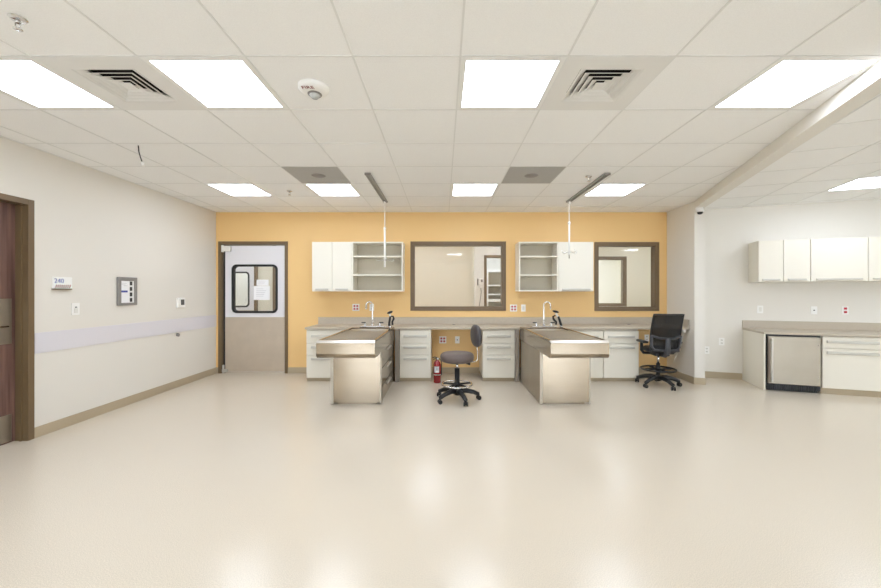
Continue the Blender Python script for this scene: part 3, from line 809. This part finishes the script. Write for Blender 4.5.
# ------------------------------------------------------------------ stool and chair
def star_base(t, rad, rot, zhub, m_leg):
    m = MB().lathe([(0, zhub-.05), (.034, zhub-.05), (.04, zhub-.02), (.036, zhub+.03), (.028, zhub+.045), (0, zhub+.045)], seg=24); m.build('hub', m_leg, t)
    for k in range(5):
        a = rot+2*PI*k/5; c, s_ = math.cos(a), math.sin(a)
        pts = [(c*.025, s_*.025, zhub), (c*.1, s_*.1, zhub+.008), (c*.2, s_*.2, zhub-.012), (c*rad, s_*rad, .072)]
        l = MB().tube(pts, [.032, .032, .028, .024], 12).build('leg', m_leg, t)
        wx, wy = c*rad, s_*rad
        cs = MB().cyl((wx, wy, .075), (wx, wy, .045), .012)
        ca = a+1.1+k*.8; d1 = Vector((math.cos(ca), math.sin(ca), 0)); ctr = Vector((wx, wy, .0275))
        for sg in (-1, 1): cs.cyl(ctr+d1*sg*.008, ctr+d1*sg*.026, .0265, seg=22)
        cs.tube([ctr+d1*-.008, ctr+d1*.008], .012)
        cs.build('caster', M['blackpl'], l)
def foot_ring(t, rad, z, flat, m_ring, m_spoke, nsp=5, rot=0):
    pts = [(rad*math.cos(2*PI*k/40), rad*math.sin(2*PI*k/40), z) for k in range(40)]
    if flat:
        m = MB().lathe([(rad-.028, z-.008), (rad, z-.01), (rad, z+.004), (rad-.028, z+.006), (rad-.028, z-.008)], seg=44)
    else: m = MB().tube(pts, .0125, 12, True)
    m.build('foot_ring', m_ring, t)
    m = MB().lathe([(.0, z-.025), (.038, z-.025), (.038, z+.02), (0, z+.02)], seg=20)
    for k in range(nsp):
        a = rot+2*PI*k/nsp; c, s_ = math.cos(a), math.sin(a)
        m.tube([(c*.03, s_*.03, z-.004), (c*(rad-.03), s_*(rad-.03), z-.002)], .013, 8)
    m.build('ring_spokes', m_spoke, t)

t = thing('rolling_stool', 'taupe round rolling stool with a small side backrest and foot ring', 'stool', (.179, 4.62, 0))
star_base(t, .275, R(-70), .115, M['blackpl'])
foot_ring(t, .205, .205, True, M['chrome'], M['blackpl'], 5, R(20))
MB().cyl((0, 0, .16), (0, 0, .405), .032).build('column', M['blackpl'], t)
MB().cyl((0, 0, .37), (0, 0, .49), .016).build('piston', M['chrome'], t)
MB().lathe([(0, .487), (.17, .487), (.2, .497), (.213, .52), (.215, .555), (.207, .58), (.185, .597), (.12, .607), (0, .61)], seg=48).build('seat', M['vinyl'], t)
MB().box(-.1, .15, -.03, .03, .47, .486).build('mount_plate', M['blackpl'], t, .003)
MB().tube([(.1, -.02, .477), (.15, -.03, .467), (.165, -.03, .465)], [.01, .018, .02], 12).build('knob', M['blackpl'], t)
MB().tube([(.12, .02, .476), (.23, .03, .48), (.26, .03, .505), (.265, .03, .58), (.252, .03, .70), (.252, .03, .78)], .0075, 10).build('back_bar', M['chrome'], t)
bk = MB().ellipsoid((0, 0, 0), (.05, .16, .14), 28, 2.4)
bk.xf(Matrix.Translation((.242, -.0, .815)) @ Matrix.Rotation(R(14), 4, 'Z') @ Matrix.Rotation(R(-2), 4, 'Y')); bk.build('backrest', M['vinyl_dark'], t)

t = thing('mesh_chair', 'black mesh back drafting chair at the counter by the pier', 'chair', (3.15, 5.33, 0), R(-6))
star_base(t, .285, R(-75), .12, M['blackpl'])
foot_ring(t, .225, .245, False, M['blackpl'], M['blackpl'], 4, R(10))
MB().cyl((0, 0, .16), (0, 0, .33), .026).build('column', M['blackpl'], t)
MB().cyl((0, 0, .33), (0, 0, .45), .015).build('piston', M['chrome'], t)
MB().box(-.1, .1, -.13, .12, .45, .495).build('mechanism', M['blackpl'], t, .01)
st = MB().ellipsoid((0, -.02, .535), (.2, .195, .045), 36, 3.2); st.build('seat', M['blackpl'], t)
def back_pt(u, v):                                # u across -1..1, v up 0..1
    hwid = .20+.03*math.sin(PI*min(1, v*1.0))-.0*v
    if v < .45: hwid = .205+.02*v
    else: hwid = .214-.012*(v-.45)
    x = u*hwid*.93; z = .535+.525*v
    y = -.225-.055*(v-.35)**2*2-.085*v+.05*u*u
    return Vector((x, y, z))
m = MB(); NU, NV = 16, 18; gr = []
for j in range(NV+1):
    gr.append([m.bm.verts.new(back_pt(-1+2*i/NU, .02+.96*j/NV)) for i in range(NU+1)])
for j in range(NV):
    for i in range(NU): m.bm.faces.new((gr[j][i], gr[j][i+1], gr[j+1][i+1], gr[j+1][i])).smooth = True
bp = m.build('backrest', M['meshfab'], t); sm = bp.modifiers.new('thick', 'SOLIDIFY'); sm.thickness = .008
pts = [back_pt(-1+2*i/10, 0) for i in range(11)]+[back_pt(1, j/10) for j in range(1, 10)]+[back_pt(1-2*i/10, 1) for i in range(11)]+[back_pt(-1, 1-j/10) for j in range(1, 10)]
MB().tube(pts, .011, 10, True).build('back_rim', M['blackpl'], t)
off = Vector((0, -.02, 0))
fr = [back_pt(-.98, .42)+off, back_pt(-.95, .12)+off, back_pt(-.8, .04)+off, back_pt(0, .02)+off, back_pt(.8, .04)+off, back_pt(.95, .12)+off, back_pt(.98, .42)+off]
fr2 = [back_pt(-.98, .42)+off, back_pt(-.5, .36)+off, back_pt(0, .35)+off, back_pt(.5, .36)+off, back_pt(.98, .42)+off]
MB().tube(fr, .018, 12).tube(fr2, .017, 12).build('back_frame', M['greypl'], t)
sp = MB().tube([(0, -.1, .47), (0, -.2, .475), (0, -.262, .52), back_pt(0, .05)+off*1.6, back_pt(0, .36)+off*1.4], [.03, .034, .036, .034, .03], 12)
sp.build('spine', M['greypl'], t)
for sx in (-1, 1):
    m = MB().tube([(sx*.12, .0, .475), (sx*.205, 0, .48), (sx*.23, 0, .52), (sx*.23, 0, .635)], [.018, .02, .022, .02], 12)
    a_ = m.build('armrest', M['blackpl'], t)
    MB().box(sx*.23-.04, sx*.23+.04, -.14, .10, .635, .665).build('arm_pad', M['blackpl'], a_, .012)

# dome camera on the pier
p = BP+BRT*.055-BDIR*.0008
t = thing('dome_camera', 'small white dome security camera on the pier under the beam', 'camera', (p.x, p.y, 2.545), -AB); t.scale = (.85, .85, .8)
m = MB().box(-.055, .055, -.05, 0, .035, .115); m.build('bracket', M['white'], t, .012)
MB().lathe([(0, .035), (.055, .035), (.062, .02), (.06, .005), (.05, -.002), (0, -.002)], (0, -.066, 0), 28).build('housing', M['white'], t)
MB().lathe([(.045, -.003), (.042, -.02), (.03, -.037), (.012, -.045), (0, -.046)], (0, -.066, 0), 28).build('dome', M['blackpl'], t)
MB().tube([(.05, -.03, .09), (.1, -.035, .11), (.14, -.04, .135)], .006, 8).build('cable', M['greypl'], t)

# ------------------------------------------------------------------ rooms seen through the glass
YF = 8.3
struct(MB().box(-7.2, 10, YB+.13, 11.2, ZC, ZC+.1).build('ceiling_back', M['tile']), 'ceiling of the rooms behind the glass', 'ceiling')
struct(MB().box(-2.25, -2.15, YB+.121, 11.1, 0, ZC).box(2.28, 2.38, YB+.121, 11.1, 0, ZC).box(-7.2, -7.1, YB+.121, 11.1, 0, ZC).box(5.4, 5.5, 6.3, 11.1, 0, ZC).box(-7.1, -3.952, YB+.0, YB+.12, 0, ZC).box(4.03, 5.5, YB+.05, YB+.12, 0, ZC).build('wall_partition', M['wall_far']), 'partition walls of the rooms behind the glass', 'wall')
struct(MB().box(-7.2, 10, 11.1, 11.2, 0, ZC).build('wall_far', M['white_wall']), 'white far wall of the rooms behind the glass', 'wall')
# room behind the wide window
mb = MB().box(-2.15, .72, YF+.1, YF+.2, 0, ZC)
struct(mb.build('wall_beige', M['wall_far']), 'beige wall behind the wide window', 'wall')
struct(MB().box(-2.15, .72, YF+.085, YF+.099, 2.15, ZC).build('trim_2', M['wall_far']), 'beige soffit behind the wide window', 'soffit')
DX = .955
mb = wall_xz(.72, 2.28, 0, ZC, YF-.1, YF, [(DX, 1.95, 0, 2.17)])
struct(mb.build('wall_white', M['white_wall']), 'white wall with a doorway behind the wide window', 'wall')
t = bpy.data.objects.new('door_3', None); COL.objects.link(t); t.location = (0, YF-.1, 0); struct(t, 'open doorway in a bronze frame behind the wide window', 'doorway')
frame_xz((DX-.03, 1.98, 0, 2.2), .06, -.014, -.0005, False).build('frame', M['brown'], t, .003)
frame_xz((DX+.0005, 1.9495, 0, 2.1695), .03, -.0004, .105, False).build('jamb', M['brown'], t)
# shelving in the next room
t = thing('shelving_unit', 'white shelving unit seen through the wide window and doorway', 'shelving', (1.38, 9.25, 0))
m = MB().box(-.30, -.23, 0, .4, 0, 1.95).box(.25, .32, 0, .4, 0, 1.95); m.box(-.23, .25, 0, .4, 1.88, 1.95)
m.build('frame', M['white'], t)
box('back_panel', M['cream_shade'], t, (-.23, .25, .38, .4, .01, 1.88))
for z in (.3, .75, 1.12, 1.29, 1.52): box('shelf', M['white'], t, (-.229, .249, .0, .379, z, z+.035 if z != 1.12 else z+.07))
# scanner on the white wall
t = thing('wall_handset', 'white wall handset with a hanging grey cord behind the wide window', 'handset', (.85, YF-.1005, 1.52))
e = MB().box(-.055, .05, -.04, -.0005, .02, .16).prism([(-.03, -.04), (.035, -.04), (.035, -.0005), (-.03, -.0005)], -.06, .02); e.build('body', M['white'], t, .012)
box('screen', M['panelgrey'], t, (.0, .04, -.044, -.0405, .07, .13))
box('cradle', M['greypl'], t, (-.078, -.058, -.03, -.0005, .0, .15))
MB().tube([(0, -.02, -.06), (.01, -.02, -.15), (-.01, -.02, -.3), (-.04, -.02, -.5), (-.06, -.02, -.7)], .007, 8).build('cord', M['panelgrey'], t)
# room behind the square window
WX0, WX1 = 3.15, 4.235
mb = wall_xz(2.38, 5.4, 0, ZC, YF+.1, YF+.2, [(WX0, WX1-.03, 1.06, 2.16)])
struct(mb.build('wall_inner', M['wall_far']), 'beige wall with a window behind the square window', 'wall')
t = bpy.data.objects.new('window_3', None); COL.objects.link(t); t.location = (0, YF+.1, 0); struct(t, 'second bronze framed window seen through the square window', 'window')
frame_xz((WX0-.03, WX1, 1.03, 2.19), .06, -.014, -.0005).build('frame', M['brown'], t, .003)
frame_xz((WX0+.0005, WX1-.0305, 1.0605, 2.1595), .05, -.0003, .1).build('jamb', M['brown'], t)
box('glass_pane', M['glass'], t, (WX0+.051, WX1-.081, .05, .056, 1.111, 2.109))
# corridor behind the swing door
mb = wall_xz(-7.1, -2.25, 0, ZC, YF+.2, YF+.3, [(-5.53, -4.35, 0, 2.19)])
struct(mb.build('wall_corridor', M['wall_far']), 'corridor wall behind the swing door', 'wall')
t = bpy.data.objects.new('door_4', None); COL.objects.link(t); t.location = (-4.94, YF+.2, 0); struct(t, 'second grey swing door seen through the first one', 'door')
frame_xz((-.62, .62, 0, 2.22), .06, -.07, -.0005, False).build('frame', M['brown'], t, .003)
swing_leaf(t, -.555, .555, .02, 2.15, -.32, .43, 1.04, 1.82, -.06, -.02, .95)
t = bpy.data.objects.new('trim_3', None); COL.objects.link(t); t.location = (-3.92, YF+.2, 0); struct(t, 'bronze post on the corridor wall', 'trim')
box('post', M['brown'], t, (-.035, .035, -.05, -.0005, 0, 2.5))
box('side_panel', M['white_wall'], t, (.036, .5, -.03, -.0005, 0, 2.5))
for x, y, lab in ((-.3, 7.3, 'lit ceiling light of the room behind the wide window'), (-1.4, 7.2, 'ceiling light added at left to brighten the room behind the wide window'), (1.3, 7.3, 'ceiling light added before the doorway behind the wide window'), (4.6, 7.2, 'ceiling light added at right to brighten the room behind the square window'), (2.9, 9.9, 'ceiling light added at left to brighten the farthest room behind the square window'), (3.7, 10.5, 'rearmost ceiling light added for brightness behind the square window'), (-2.8, 7.4, 'corridor ceiling light added for brightness right of the swing door'), (3.4, 7.2, 'lit ceiling light of the room behind the square window'), (4.4, 9.9, 'lit ceiling light of the farthest room behind the square window'),
                  (3.5, 9.6, 'second ceiling light added to brighten the farthest room behind the square window'), (1.4, 9.0, 'lit ceiling light above the white shelving unit behind the wide window'), (-3.9, 7.4, 'lit ceiling light of the corridor behind the swing door'), (-4.9, 9.6, 'lit ceiling light behind the second swing door'), (-4.9, 10.6, 'rear ceiling light added for brightness behind the second swing door'), (-5.7, 10.6, 'rear left ceiling light added for brightness behind the second swing door'), (3.0, 10.6, 'rear left ceiling light added for brightness behind the square window'), (-5.4, 9.6, 'left ceiling light added for brightness behind the second swing door'), (1.4, 10.2, 'rear ceiling light added to brighten the white shelving unit'), (.6, 8.9, 'ceiling light added for brightness left of the white shelving unit'), (-5.4, 7.4, 'corridor ceiling light added for brightness left of the swing door')):
    dup(first, (x, y, ZC-.062), None, lab)  # lamps beyond the first in each room are added to brighten it

# ------------------------------------------------------------------ world, camera, view
w = bpy.data.worlds.new('world'); S.world = w; w.use_nodes = True
w.node_tree.nodes['Background'].inputs['Color'].default_value = (.815, .92, 1.05, 1); w.node_tree.nodes['Background'].inputs['Strength'].default_value = 4.0
cam = bpy.data.cameras.new('camera'); co = bpy.data.objects.new('camera', cam); COL.objects.link(co)
co.location = (0, 0, 1.37); co.rotation_euler = (PI/2, 0, 0)
cam.sensor_width = 36; cam.lens = 364/881*36
cam.shift_x = -2.5/881; cam.shift_y = -2/881
cam.clip_start = .05
S.camera = co
S.view_settings.view_transform = 'Standard'; S.view_settings.look = 'None'; S.view_settings.gamma = 1
S.view_settings.use_curve_mapping = False
S.view_settings.exposure = 1.24
S.cycles.use_denoising = True
S.cycles.max_bounces = 12; S.cycles.diffuse_bounces = 8; S.cycles.transparent_max_bounces = 16
